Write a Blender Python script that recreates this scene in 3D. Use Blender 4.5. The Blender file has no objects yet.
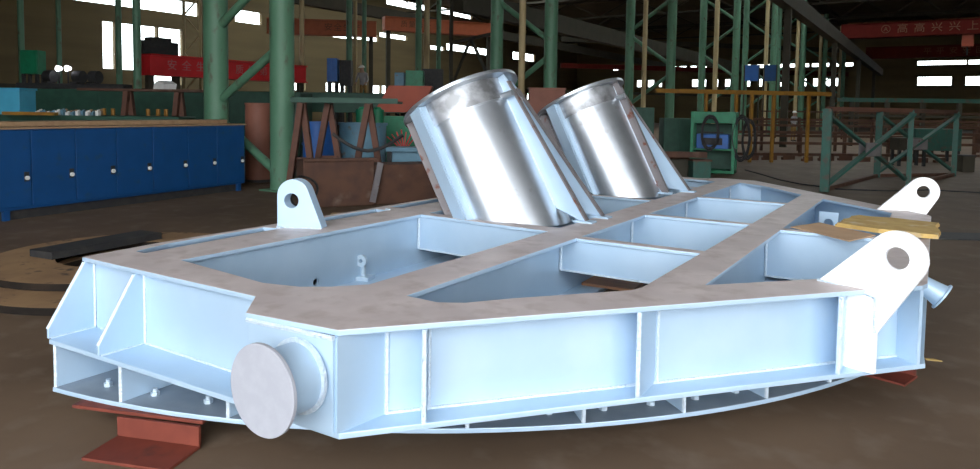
import bpy, bmesh, math, random
from mathutils import Vector, Matrix
random.seed(7)
SC = bpy.context.scene
COL = SC.collection
PI = math.pi

# ------------------------------------------------------------------ camera
# world axes: x runs across the workshop, y along it, z up (metres)
CX, CY, CH = 1.7998, -1.8279, 1.59
F, PPY = 700.0, 152.2
YAW, PITCH, ROLL = math.radians(32.46), math.radians(3.479), math.radians(0.834)
cyw, syw = math.cos(YAW), math.sin(YAW)
def w2(X, Y):                                   # camera-levelled ground axes -> world
    return CX + X * cyw - Y * syw, CY + X * syw + Y * cyw
cp, sp, cr, sr = math.cos(PITCH), math.sin(PITCH), math.cos(ROLL), math.sin(ROLL)
def lev(v):
    x, y = v[0] * cyw - v[1] * syw, v[0] * syw + v[1] * cyw
    return Vector((x, y, v[2]))
fw0, up0, rt0 = Vector((0, cp, -sp)), Vector((0, sp, cp)), Vector((1, 0, 0))
r0 = cr * rt0 + sr * up0
u0 = -sr * rt0 + cr * up0
cam_d = bpy.data.cameras.new('camera')
cam = bpy.data.objects.new('camera', cam_d)
COL.objects.link(cam)
R_, U_, F_ = lev(r0), lev(u0), lev(fw0)
m = Matrix((R_, U_, -F_)).transposed().to_4x4()
m.translation = (CX, CY, CH)
cam.matrix_world = m
cam_d.sensor_width = 36
cam_d.lens = F / 980 * 36
cam_d.shift_y = -(234.5 - PPY) / 980
cam_d.clip_end = 600
SC.camera = cam
def P(px, depth):                               # ground point at an image column and a distance ahead
    c = (px - 490) / F * r0 - (110 - PPY) / F * u0 + fw0
    s = depth / c.y
    return w2(c.x * s, depth)
def Z(px, py, depth):
    c = (px - 490) / F * r0 - (py - PPY) / F * u0 + fw0
    return CH + c.z * depth / c.y
def G(px, py, z=0.0):                           # point of a level plane
    c = (px - 490) / F * r0 - (py - PPY) / F * u0 + fw0
    s = (z - CH) / c.z
    return w2(c.x * s, c.y * s)

# ------------------------------------------------------------------ materials
def mat(name, c1, c2=None, rough=.6, metal=0., scale=6., lo=.4, hi=.7, c3=None, scale3=25., lo3=.58, hi3=.7, bump=0., spec=.5, stretch=None, rvar=0.):
    m = bpy.data.materials.new(name); m.use_nodes = True
    nt = m.node_tree; N = nt.nodes; L = nt.links
    b = N['Principled BSDF']
    b.inputs['Roughness'].default_value = rough
    b.inputs['Metallic'].default_value = metal
    b.inputs['Specular IOR Level'].default_value = spec
    b.inputs['Base Color'].default_value = (*c1, 1)
    if c2 is None: return m
    tc = N.new('ShaderNodeTexCoord')
    src = tc.outputs['Object']
    if stretch:
        mp = N.new('ShaderNodeMapping'); mp.inputs['Scale'].default_value = stretch
        L.new(src, mp.inputs['Vector']); src = mp.outputs['Vector']
    def noise(s, a, bb):
        n = N.new('ShaderNodeTexNoise'); n.inputs['Scale'].default_value = s; n.inputs['Detail'].default_value = 6
        L.new(src, n.inputs['Vector'])
        r = N.new('ShaderNodeMapRange'); r.inputs['From Min'].default_value = a; r.inputs['From Max'].default_value = bb
        L.new(n.outputs['Fac'], r.inputs['Value'])
        return n, r
    n, r = noise(scale, lo, hi)
    mx = N.new('ShaderNodeMix'); mx.data_type = 'RGBA'
    mx.inputs[6].default_value = (*c1, 1); mx.inputs[7].default_value = (*c2, 1)
    L.new(r.outputs['Result'], mx.inputs[0])
    out = mx.outputs[2]
    if c3:
        n3, r3 = noise(scale3, lo3, hi3)
        m3 = N.new('ShaderNodeMix'); m3.data_type = 'RGBA'
        m3.inputs[7].default_value = (*c3, 1)
        L.new(out, m3.inputs[6]); L.new(r3.outputs['Result'], m3.inputs[0])
        out = m3.outputs[2]
    L.new(out, b.inputs['Base Color'])
    if rvar:
        rr = N.new('ShaderNodeMapRange'); rr.inputs['To Min'].default_value = rough; rr.inputs['To Max'].default_value = rough + rvar
        L.new(n.outputs['Fac'], rr.inputs['Value']); L.new(rr.outputs['Result'], b.inputs['Roughness'])
    if bump:
        bp_ = N.new('ShaderNodeBump'); bp_.inputs['Strength'].default_value = bump; bp_.inputs['Distance'].default_value = .02
        L.new(n.outputs['Fac'], bp_.inputs['Height']); L.new(bp_.outputs['Normal'], b.inputs['Normal'])
    return m

M = {}
M['paint'] = mat('silver_blue_paint', (.41, .555, .695), (.46, .60, .735), rough=.36, metal=.25, scale=3., rvar=.1)
M['deck'] = mat('dusty_reflecting_deck', (.52, .445, .43), (.63, .55, .53), rough=.5, metal=.1, scale=4., c3=(.43, .35, .32), scale3=9., lo3=.5, hi3=.75)  # dust, with the brown reflection of the hall mixed into the colour
M['ringshade'] = mat('shaded_ring_paint', (.20, .25, .30), (.26, .31, .36), rough=.55, metal=.2, scale=5.)  # shade of the ring cells and dark ceiling reflection put into the colour
M['weld'] = mat('weld_paint', (.54, .64, .73), (.66, .75, .82), rough=.35, metal=.2, scale=60., bump=.6)
M['disc'] = mat('grey_disc_paint', (.33, .34, .38), (.36, .37, .41), rough=.6, scale=20.)
M['lug'] = mat('lit_lug_paint', (.90, .92, .95), (.94, .95, .96), rough=.4, scale=5.)  # whitened to carry the strong brightness of the two right-hand lugs
M['galv'] = mat('galvanised_steel', (.62, .66, .70), (.40, .44, .48), rough=.26, metal=.85, scale=2.2, lo=.4, hi=.75, c3=(.36, .35, .34), scale3=7., lo3=.62, hi3=.8, rvar=.12)
M['rustgrey'] = mat('rust_spotted_steel', (.17, .155, .16), (.22, .20, .20), rough=.55, metal=.3, scale=5., c3=(.14, .045, .025), scale3=9., lo3=.6, hi3=.68)
M['bolt'] = mat('bolt_steel', (.55, .66, .74), (.6, .7, .78), rough=.35, metal=.5, scale=30.)
M['redox'] = mat('red_oxide_primer', (.13, .022, .010), (.165, .030, .014), rough=.7, scale=8., c3=(.07, .018, .012), scale3=5.)
M['black'] = mat('dark_iron', (.02, .02, .022), (.035, .033, .03), rough=.7, scale=10.)
M['green'] = mat('green_column_paint', (.08, .195, .115), (.105, .235, .145), rough=.55, scale=3., c3=(.07, .06, .035), scale3=6., lo3=.56, hi3=.75, stretch=(1, 1, .5))
M['greendk'] = mat('dark_green_paint', (.012, .055, .035), (.02, .08, .05), rough=.6, scale=4.)
M['greenbr'] = mat('bright_green_paint', (.006, .19, .085), (.005, .14, .06), rough=.5, scale=5.)
M['teal'] = mat('teal_primer', (.022, .10, .075), (.03, .08, .06), rough=.65, scale=7., c3=(.09, .06, .045), scale3=5., lo3=.55, hi3=.7)
M['yellow'] = mat('pale_yellow_paint', (.46, .36, .19), (.36, .27, .13), rough=.6, scale=5., stretch=(1, 1, .3))
M['rail'] = mat('orange_yellow_paint', (.30, .145, .012), (.22, .10, .01), rough=.6, scale=6.)
M['blue'] = mat('cabinet_blue_paint', (.002, .048, .16), (.003, .056, .185), rough=.5, scale=3., c3=(.02, .05, .085), scale3=7., lo3=.6, hi3=.8)
M['bluebr'] = mat('bright_blue_paint', (.02, .12, .40), (.02, .10, .33), rough=.5, scale=4.)
M['sky'] = mat('light_blue_plastic', (.06, .36, .52), (.05, .30, .45), rough=.5, scale=3.)
M['skyd'] = mat('dusty_blue_paint', (.12, .25, .33), (.09, .19, .26), rough=.6, scale=4., c3=(.15, .13, .11), scale3=6.)
M['wood'] = mat('worn_wood', (.34, .22, .12), (.26, .16, .085), rough=.7, scale=8., stretch=(1, .1, 1))
M['rust'] = mat('rusty_steel', (.10, .045, .025), (.065, .03, .02), rough=.8, scale=4., c3=(.17, .12, .09), scale3=3., lo3=.6, hi3=.8)
M['rustred'] = mat('rust_red_primer', (.12, .050, .030), (.08, .035, .022), rough=.75, scale=5.)
M['brown'] = mat('brown_primer', (.26, .10, .065), (.21, .08, .05), rough=.65, scale=3.)
M['orange'] = mat('orange_paint', (.30, .045, .012), (.25, .036, .010), rough=.6, scale=4.)
M['cranered'] = mat('crane_red', (.62, .022, .028), (.54, .018, .022), rough=.5, scale=3.)
M['cranedark'] = mat('crane_dark_red', (.085, .008, .005), (.07, .006, .004), spec=.15, rough=.85, scale=3.)
M['craneor'] = mat('crane_orange', (.42, .10, .035), (.36, .085, .03), rough=.6, scale=3.)
M['letter'] = mat('faded_letter_paint', (.13, .05, .02), (.11, .04, .016), rough=.7, scale=5.)
M['letterw'] = mat('faded_white_letter_paint', (.50, .20, .20), (.46, .15, .15), rough=.7, scale=5.)
M['tan'] = mat('tan_rusted_plate', (.30, .18, .085), (.22, .125, .06), rough=.8, scale=3., c3=(.07, .04, .025), scale3=8.)
M['darkedge'] = mat('dark_plate_edge', (.016, .013, .011), (.028, .02, .015), spec=.1, rough=.9, scale=6.)
M['galvold'] = mat('weathered_galvanised_steel', (.55, .57, .60), (.24, .245, .25), rough=.34, metal=.8, scale=6., lo=.4, hi=.62, rvar=.2)
M['brownwood'] = mat('brown_board', (.42, .20, .10), (.32, .15, .08), rough=.7, scale=6., stretch=(.3, 3, 1))
M['card'] = mat('cardboard', (.50, .33, .20), (.45, .29, .17), rough=.85, scale=5.)
M['cardy'] = mat('torn_cardboard', (.55, .38, .13), (.45, .29, .09), rough=.85, scale=10., c3=(.6, .48, .3), scale3=7.)
M['white'] = mat('white_enamel', (.75, .75, .72), (.7, .7, .68), rough=.4, scale=5.)
M['skin'] = mat('skin', (.40, .24, .17), (.36, .21, .15), rough=.6, scale=5.)
M['shirt'] = mat('grey_shirt', (.34, .33, .33), (.28, .27, .27), rough=.9, scale=9.)
M['trouser'] = mat('ochre_trousers', (.30, .17, .05), (.24, .14, .04), rough=.9, scale=9.)
M['wall'] = mat('corrugated_wall_sheet', (.165, .118, .052), (.125, .09, .04), rough=.8, scale=.4, stretch=(.3, .3, 3))
M['roof'] = mat('dark_roof_sheet', (.14, .11, .07), (.10, .08, .05), rough=.85, scale=.5)
M['steel'] = mat('dark_roof_steel', (.05, .043, .028), (.035, .032, .02), rough=.8, scale=2.)
# floor: dirty concrete
def floor_mat():
    m = mat('dirty_concrete', (.145, .097, .062), (.10, .066, .042), rough=.75, scale=.9, lo=.35, hi=.7, c3=(.18, .135, .098), scale3=3.5, lo3=.52, hi3=.8, bump=.25, spec=.25)
    return m
M['floor'] = floor_mat()
g = bpy.data.materials.new('window_glass'); g.use_nodes = True
nt = g.node_tree; nt.nodes.remove(nt.nodes['Principled BSDF'])
a1, a2, mxs = nt.nodes.new('ShaderNodeBsdfTransparent'), nt.nodes.new('ShaderNodeBsdfGlossy'), nt.nodes.new('ShaderNodeMixShader')
a2.inputs['Roughness'].default_value = .1; a1.inputs['Color'].default_value = (.93, .96, .95, 1)
mxs.inputs[0].default_value = .06
nt.links.new(a1.outputs[0], mxs.inputs[1]); nt.links.new(a2.outputs[0], mxs.inputs[2]); nt.links.new(mxs.outputs[0], nt.nodes['Material Output'].inputs[0])
M['glass'] = g

# ------------------------------------------------------------------ mesh helpers
class MB:
    def __init__(s): s.v = []; s.f = []
    def add(s, vs, fs):
        o = len(s.v); s.v += [tuple(x) for x in vs]; s.f += [[i + o for i in q] for q in fs]; return s
    def box(s, c, d, rz=0., mtx=None):
        x, y, z = d[0] / 2, d[1] / 2, d[2] / 2
        vs = [Vector((i * x, j * y, k * z)) for i in (-1, 1) for j in (-1, 1) for k in (-1, 1)]
        R = Matrix.Rotation(rz, 3, 'Z') if mtx is None else mtx
        vs = [R @ v + Vector(c) for v in vs]
        return s.add(vs, [(0, 1, 3, 2), (4, 6, 7, 5), (0, 4, 5, 1), (2, 3, 7, 6), (0, 2, 6, 4), (1, 5, 7, 3)])
    def lo(s, x0, y0, z0, x1, y1, z1): return s.box(((x0 + x1) / 2, (y0 + y1) / 2, (z0 + z1) / 2), (x1 - x0, y1 - y0, z1 - z0))
    def bar(s, p, q, w, h, upv=(0, 0, 1)):
        p, q = Vector(p), Vector(q); d = q - p; n = d.normalized(); u = Vector(upv)
        if abs(n.dot(u)) > .98: u = Vector((1, 0, 0))
        sd = n.cross(u).normalized(); u = sd.cross(n)
        R = Matrix((sd, n, u)).transposed()
        return s.box((p + q) / 2, (w, d.length, h), mtx=R)
    def tube(s, p, q, r, seg=12, r2=None, cap=True):
        p, q = Vector(p), Vector(q); n = (q - p).normalized(); a = n.orthogonal().normalized(); b = n.cross(a)
        r2 = r if r2 is None else r2
        vs = []
        for c, rr in ((p, r), (q, r2)):
            for i in range(seg):
                t = 2 * PI * i / seg; vs.append(c + rr * (math.cos(t) * a + math.sin(t) * b))
        fs = [(i, (i + 1) % seg, seg + (i + 1) % seg, seg + i) for i in range(seg)]
        if cap: fs += [tuple(range(seg))[::-1], tuple(range(seg, 2 * seg))]
        return s.add(vs, fs)
    def hose(s, pts, r, seg=6):
        for a, b in zip(pts, pts[1:]): s.tube(a, b, r, seg)
        return s
    def ring(s, c, n, ro, ri, th, seg=48):
        n = Vector(n).normalized(); a = n.orthogonal().normalized(); b = n.cross(a); c = Vector(c); vs = []
        for i in range(seg):
            t = 2 * PI * i / seg; e = math.cos(t) * a + math.sin(t) * b
            vs += [c + ro * e, c + ri * e, c + ro * e + th * n, c + ri * e + th * n]
        fs = []
        for i in range(seg):
            k, j = 4 * i, 4 * ((i + 1) % seg)
            fs += [(k, j, j + 2, k + 2), (k + 1, k + 3, j + 3, j + 1), (k + 2, j + 2, j + 3, k + 3), (k, k + 1, j + 1, j)]
        return s.add(vs, fs)
    def poly(s, outer, holes, mtx, th):
        # polygon (2D, with holes) extruded by th along local z, placed by mtx (4x4)
        bm = bmesh.new(); es = []; loops = []
        for lp in [outer] + list(holes):
            vs = [bm.verts.new((x, y, 0)) for x, y in lp]; loops.append(len(vs))
            es += [bm.edges.new((vs[i], vs[(i + 1) % len(vs)])) for i in range(len(vs))]
        bm.verts.index_update()
        r = bmesh.ops.triangle_fill(bm, edges=es, use_beauty=True, use_dissolve=False)
        bm.verts.index_update()
        n = len(bm.verts); co = [v.co.copy() for v in bm.verts]
        fs = []
        for f in bm.faces:
            ix = [v.index for v in f.verts]
            a, b, c = (co[i] for i in ix[:3])
            if (b - a).cross(c - a).z < 0: ix = ix[::-1]
            fs.append([i + n for i in ix]); fs.append(ix[::-1])
        o = 0
        for k, cnt in enumerate(loops):
            lp = ([outer] + list(holes))[k]
            ar = sum(lp[i][0] * lp[(i + 1) % cnt][1] - lp[(i + 1) % cnt][0] * lp[i][1] for i in range(cnt))
            flip = (ar > 0) != (k == 0)
            for i in range(cnt):
                a, b = o + i, o + (i + 1) % cnt
                q = (a, b, b + n, a + n)
                fs.append(q[::-1] if flip else q)
            o += cnt
        bm.free()
        vs = [mtx @ v for v in co] + [mtx @ (v + Vector((0, 0, th))) for v in co]
        return s.add(vs, fs)
    def flat(s, outer, z0, z1, holes=()): return s.poly(outer, holes, Matrix.Translation((0, 0, z0)), z1 - z0)
    def plate(s, o, d, outer, th, holes=()):
        # vertical plate: polygon in (along d, up) from point o=(x,y,z); th centred on the plane
        d = Vector((d[0], d[1], 0)).normalized(); nn = Vector((d.y, -d.x, 0))
        mt = Matrix((d, Vector((0, 0, 1)), nn)).transposed().to_4x4(); mt.translation = Vector(o) - nn * th / 2
        return s.poly(outer, holes, mt, th)
    def build(s, name, m, parent=None, bevel=0., smooth=False):
        me = bpy.data.meshes.new(name); me.from_pydata(s.v, [], s.f)
        bm = bmesh.new(); bm.from_mesh(me); bmesh.ops.recalc_face_normals(bm, faces=bm.faces); bm.to_mesh(me); bm.free()
        me.materials.append(m if not isinstance(m, str) else M[m])
        o = bpy.data.objects.new(name, me); COL.objects.link(o)
        if parent: o.parent = parent
        if bevel:
            b = o.modifiers.new('b', 'BEVEL'); b.width = bevel; b.segments = 2; b.limit_method = 'ANGLE'; b.angle_limit = math.radians(50)
        if smooth:
            for p in me.polygons: p.use_smooth = True
            try:
                with bpy.context.temp_override(object=o, active_object=o, selected_objects=[o], selected_editable_objects=[o]):
                    bpy.ops.object.shade_smooth_by_angle(angle=math.radians(40))
            except Exception: pass
        return o
def tag(o, label, cat, group=None, kind=None):
    o['label'] = label; o['category'] = cat
    if group: o['group'] = group
    if kind: o['kind'] = kind
    return o
def thing(name, label, cat, loc=(0, 0, 0), rz=0., group=None):
    o = bpy.data.objects.new(name, None); COL.objects.link(o); o.location = loc; o.rotation_euler = (0, 0, rz); o.empty_display_size = .1
    return tag(o, label, cat, group)
def struct(o): o['kind'] = 'structure'; return o
def circ(cx, cy, r, n=24): return [(cx + r * math.cos(2 * PI * i / n), cy + r * math.sin(2 * PI * i / n)) for i in range(n)]
def place(o, base):                              # move a mesh-thing's children so the Empty sits at its base
    return o

# ------------------------------------------------------------------ the steel base frame
ZD, ZT, ZM, ZM1, ZB, ZB1 = .74, .716, .330, .354, .082, .106
fr = thing('steel_base_frame', 'large silver-blue welded steel base frame with two leaning pipe sleeves, resting on red blocks', 'machine base', (0, 0, .04))
P1 = Vector((1.78, 2.08)); UF = P1.normalized(); NF = Vector((-UF.y, UF.x))       # front beam direction and inward normal
def fp(s, n): q = UF * s + NF * n; return (q.x, q.y)
LM = 7.0
def mir(pts): return [(x, LM - y) for x, y in pts][::-1]
front_half = [(-2.03, 3.5), (-2.03, .56), (-1.985, .11), (-.62, .125), (-.455, -.055), (-.005, -.005), (P1.x, P1.y), (1.80, 2.15)]
outline = front_half + mir(front_half)[:]
outline = [p for i, p in enumerate(outline) if i == 0 or (abs(p[0] - outline[i - 1][0]) + abs(p[1] - outline[i - 1][1])) > 1e-4]
outline = outline[:-1] if outline[-1] == outline[0] else outline
def rect(x0, y0, x1, y1): return [(x0, y0), (x1, y0), (x1, y1), (x0, y1)]
slots = [[(-1.905, .36), (-1.82, .36), (-1.845, .86), (-1.86, 1.33), (-1.975, 1.29), (-1.97, .6)],
         rect(-1.97, 1.74, -1.845, 2.40), rect(-1.97, 2.58, -1.845, 4.42), rect(-1.97, 4.6, -1.845, 5.26), rect(-1.97, 5.68, -1.83, 6.63)]
op1 = [(-1.51, .37), (-1.14, .335), (-.78, .30), (-.59, .35), (-.48, .43), (-.37, .56), (-.37, 2.325), (-1.505, 2.395)]
ops = [op1, rect(-1.505, 2.49, -.37, 4.36), rect(-1.505, 4.44, -.37, 5.70),
       [(-1.505, 5.78), (-.37, 5.78), (-.37, 6.55), (-.48, 6.64), (-1.505, 6.72)],
       [(-.105, .51), (.07, .505), (.17, .57), (.30, .75), (.66, 1.17), (.685, 1.25), (.685, 2.20), (-.105, 2.20)],
       rect(-.105, 2.285, .685, 3.46), rect(-.105, 3.545, .685, 4.90),
       [(-.105, 4.985), (.685, 4.985), (.685, 5.80), (.18, 6.45), (-.105, 6.62)],
       [(.915, 1.47), (1.34, 1.93), (1.52, 2.16), (1.52, 3.37), (.915, 3.37)],
       [(.915, 3.455), (1.52, 3.455), (1.52, 4.85), (1.34, 5.08), (.915, 5.55)]]
tf = MB().flat(outline, ZT, ZD, slots + ops).build('top_flange', 'paint', fr, bevel=.004)
tf.data.materials.append(M['deck'])             # dusty upper face with a painted-in brown reflection, clean painted edges
for p in tf.data.polygons: p.material_index = 1 if p.normal.z > .5 else 0
def grow(poly, k):
    cx = sum(p[0] for p in poly) / len(poly); cy = sum(p[1] for p in poly) / len(poly)
    return poly
mid_half = [(-2.03, 3.5), (-2.03, .56), (-1.95, -.08), (-.54, -.02), (0, -.005), fp(2.78, 0), (1.80, 2.25)]
mid = mid_half + [(x, LM - y) for x, y in mid_half[::-1]][:-1]
mops = [[(-1.40, .48), (-.75, .42), (-.42, .6), (-.42, 3.3), (-1.40, 3.3)], [(-1.40, 3.7), (-.42, 3.7), (-.42, 6.5), (-.8, 6.55), (-1.40, 6.5)],
        [(-.05, .64), (.1, .62), (.62, 1.25), (.62, 3.3), (-.05, 3.3)], [(-.05, 3.7), (.62, 3.7), (.62, 5.75), (.15, 6.35), (-.05, 6.45)],
        [(.98, 1.65), (1.45, 2.2), (1.45, 3.3), (.98, 3.3)], [(.98, 3.7), (1.45, 3.7), (1.45, 4.8), (.98, 5.35)]]
MB().flat(mid, ZM, ZM1, mops).build('middle_flange', 'paint', fr, bevel=.004)

def web(p, q, th=.02, z0=ZM1, z1=ZT, holes=(), name='beam_web', parent=fr, m='paint'):
    p, q = Vector(p), Vector(q); L = (q - p).length
    return MB().plate((p.x, p.y, z0), q - p, [(0, 0), (L, 0), (L, z1 - z0), (0, z1 - z0)], th, holes).build(name, m, parent)
def bead(pts, parent, r=.009, name='weld_bead'):
    return MB().hose(pts, r, 6).build(name, 'weld', parent, smooth=True)
# left end beam: web, two sloping gusset plates
wl = web((-1.945, .17), (-.44, .17))
for gx, gl in ((-1.965, -.078), (-1.505, -.072)):
    gp = MB().plate((gx, gl, ZM1), (0, 1), [(0, 0), (.17 - gl, 0), (.17 - gl, ZT - ZM1), (.112 - gl, ZT - ZM1), (0, .05)], .018).build('gusset_plate', 'paint', fr, bevel=.003)
    bead([(gx + .012, .157, ZM1 + .005), (gx + .012, .157, ZT)], gp, .008)
    bead([(gx + .012, gl + .01, ZM1 + .003), (gx + .012, .157, ZM1 + .003)], gp, .005)
    bead([(gx, gl, ZM1 + .05), (gx, .109, ZT - .004)], gp, .009, 'edge_bead')
bead([(-1.9, .157, ZM1 + .003), (-.45, .157, ZM1 + .003)], wl, .006)
# corner box with its stub pipe
cpl = MB().plate((-.447, -.04, ZM1), (.43, .025), [(0, 0), (.435, 0), (.435, ZT - ZM1), (0, ZT - ZM1)], .02).build('corner_plate', 'paint', fr, bevel=.003)
bead([(-.45, -.052, ZT - .004), (-.01, -.022, ZT - .004)], cpl, .010)
web((-.447, -.03), (-.447, .17), name='corner_plate')
side = web((-.012, -.01), (.02, .22), name='corner_plate')
def stub(cx, cy, z, ax, ln, R, r):
    a = Vector((ax[0], ax[1], 0)).normalized(); c = Vector((cx, cy, z)); e = c + a * ln
    sp_ = MB().tube(c - a * .004, e, r, 40).build('stub_pipe', 'paint', fr, smooth=True)
    MB().ring(c + a * .002, a, r + .016, r - .01, .014, 40).build('weld_bead', 'weld', sp_, smooth=True)
    MB().tube(e, e + a * .016, R, 56).build('end_disc', 'disc', sp_, bevel=.002)
    return sp_
stub(-.17, -.035, .546, (0, -1), .165, .168, .128)
stub(-.17, 7.035, .546, (0, 1), .165, .168, .128)
# front beam on the diagonal, mirrored at the back
for far in (0, 1):
    fy = (lambda p: (p[0], LM - p[1])) if far else (lambda p: p)
    OF = .13
    a, b = fy(fp(.19, OF)), fy(fp(2.73, OF))
    fb = web(a, b)
    if not far:
        bead([(*fp(.19, OF - .012), ZM1 + .004), (*fp(2.73, OF - .012), ZM1 + .004)], fb, .008)
        bead([(*fp(.19, OF - .012), ZM1), (*fp(.19, OF - .012), ZT)], fb, .009)
    for s in (.315, 1.225, 2.26):
        sk = .03 if s < 1 else .145                # the outer two line up with the beams behind
        p, q = fy(fp(s, .004)), fy(fp(s + sk, OF))
        st = web(p, q, .02, name='stiffener')
        if not far:
            bead([(*fp(s + sk + .014, OF - .012), ZM1), (*fp(s + sk + .014, OF - .012), ZT)], st, .007)
            bead([(*fp(s, .003), ZM1 + .0), (*fp(s, .003), ZT)], st, .010, 'edge_bead')
    p, q = fy(fp(2.735, .0)), fy(fp(2.735, .14))
    ep = web(p, q, .02, name='end_plate')
    if not far: bead([(*fp(2.72, .128), ZM1), (*fp(2.72, .128), ZT)], ep, .008)
# right end beam
web((1.70, 2.2), (1.70, 4.8)); web((1.54, 2.3), (1.54, 4.75))
# rear (left-hand) long beam: box section and outer edge plate
c_ = (316 - 490) / F * r0 - (282 - PPY) / F * u0 + fw0; dd_ = lev(c_); s_ = (-1.545 - CX) / dd_.x
hole = circ(CY + dd_.y * s_ - .2, max(.035, CH + dd_.z * s_ - .04 - ZM1), .026, 16)
web((-1.555, .2), (-1.555, 6.8), holes=[hole]); web((-1.80, .2), (-1.80, 6.8)); web((-2.0, .3), (-2.0, 6.7), .03)
# two longitudinal beams
wa = web((-.235, .28), (-.235, 6.75)); wb = web((.80, 1.14), (.80, 5.85))
# far end and inner front/left webs
web((-1.9, 6.83), (-.44, 6.83))
web((-1.53, .345), (-.78, .30), .016, name='beam_web'); web(fp(.58, .31), fp(1.55, .31), .016)
# cross plates (narrow top strip is part of the deck)
def cross(p, q, z0):
    c = web(p, q, .018, z0, ZT, name='cross_plate')
    d = (Vector(q) - Vector(p)).normalized(); n = Vector((d.y, -d.x)) * .013
    w = lambda v, z: (v[0] + n.x, v[1] + n.y, z)
    a, b = Vector(p) + d * .012, Vector(q) - d * .012
    bead([w(a, ZT), w(a, z0)], c, .010); bead([w(b, ZT), w(b, z0)], c, .008)
    bead([w(a, ZT + .012), w(b, ZT + .012)], c, .009, 'edge_bead')
    bead([w(a, z0), w(b, z0)], c, .007)
cross((-1.545, 2.42), (-.245, 2.345), .47)
cross((-1.545, 4.40), (-.245, 4.40), .47); cross((-1.545, 5.74), (-.245, 5.74), .47); cross((-1.545, 6.72), (-.245, 6.72), .40)
cross((-.225, 2.225), (.79, 2.225), .52); cross((-.225, 3.485), (.79, 3.485), .45); cross((-.225, 4.925), (.79, 4.925), .45)
cross((-.225, 6.64), (.2, 6.64), .40); cross((.81, 3.395), (1.53, 3.395), .40)
# lifting lugs
def lug_poly(cx, cz, R, base, foot):
    # foot: list of points below/right after the arc; arc runs from the left tangent over the top to the right
    pts = [(0, 0)]
    dx, dz = cx, cz; D = math.hypot(dx, dz); al = math.atan2(dz, dx) ; be = math.asin(R / D)
    ta = al + be                                   # tangent direction
    a0 = ta + PI / 2; a1 = foot[0]
    n = 16
    pts += [(cx + R * math.cos(a0 + (a1 - a0) * i / n), cz + R * math.sin(a0 + (a1 - a0) * i / n)) for i in range(n + 1)]
    return pts + foot[1]
lp = lug_poly(.346, .168, .124, 0, [-.45, [(.272, -.20), (.262, -.03), (.215, -.026), (.215, 0)]])
lp = [(x, z) for x, z in lp]
hole = circ(.346, .168, .051, 24)
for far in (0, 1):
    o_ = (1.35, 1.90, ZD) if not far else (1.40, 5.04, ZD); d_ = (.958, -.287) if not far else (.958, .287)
    lg = MB().plate(o_, d_, lp, .03, [hole]).build('lifting_lug', 'lug', fr, bevel=.003); lg['label'] = 'bright lifting lug with a round hole'
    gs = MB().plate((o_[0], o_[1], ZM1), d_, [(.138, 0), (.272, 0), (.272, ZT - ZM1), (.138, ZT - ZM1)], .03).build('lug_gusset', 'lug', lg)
    d2 = Vector((d_[0], d_[1], 0)); nn = Vector((d2.y, -d2.x, 0)) * .018
    if not far:
        q = lambda a, z: tuple(Vector(o_) + d2 * a + nn + Vector((0, 0, z)))
        bead([q(.27, -.19), q(.268, -.03), q(.215, -.015), q(.0, .004)], lg, .008)
        bead([q(.138, -.02), q(.138, -.38)], lg, .010)
ll = [(0, 0), (0, .2)] + [(.112 + .112 * math.cos(PI - (PI * .86) * i / 14), .215 + .112 * math.sin(PI - (PI * .86) * i / 14)) for i in range(15)] + [(.311, .012), (.311, 0)]
hl = circ(.10, .183, .05, 20)
for far in (0, 1):
    o_ = (-1.9, 1.34, ZD) if not far else (-1.9, LM - 1.34, ZD); d_ = (.907, .421) if not far else (.907, -.421)
    nn = Vector((-d_[1], d_[0], 0)) * (.05 if not far else -.05)
    lg = MB().plate(tuple(Vector(o_) + nn), d_, ll, .10, [hl]).build('lifting_lug', 'paint', fr, bevel=.003); lg['label'] = 'blue-grey lifting lug'
    if not far: bead([(-1.902, 1.335, ZD + .003), (-1.62, 1.467, ZD + .003)], lg, .007)
bo = G(612, 286, ZM1 + .06); o = MB().lo(-.18, -.17, 0, .18, .13, .018).build('wooden_board', 'brownwood'); o.location = (bo[0] - .04, bo[1] + .15, ZM1 + .041); o.rotation_euler = (0, 0, .05)
tag(o, 'brown wooden board lying inside the triangular opening of the frame', 'board')
# slot end beads
for bx, by in ((-1.86, 1.33), (-1.85, 2.41)): bead([(bx - .02, by, ZD), (bx + .015, by, ZD)], fr, .014)
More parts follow.
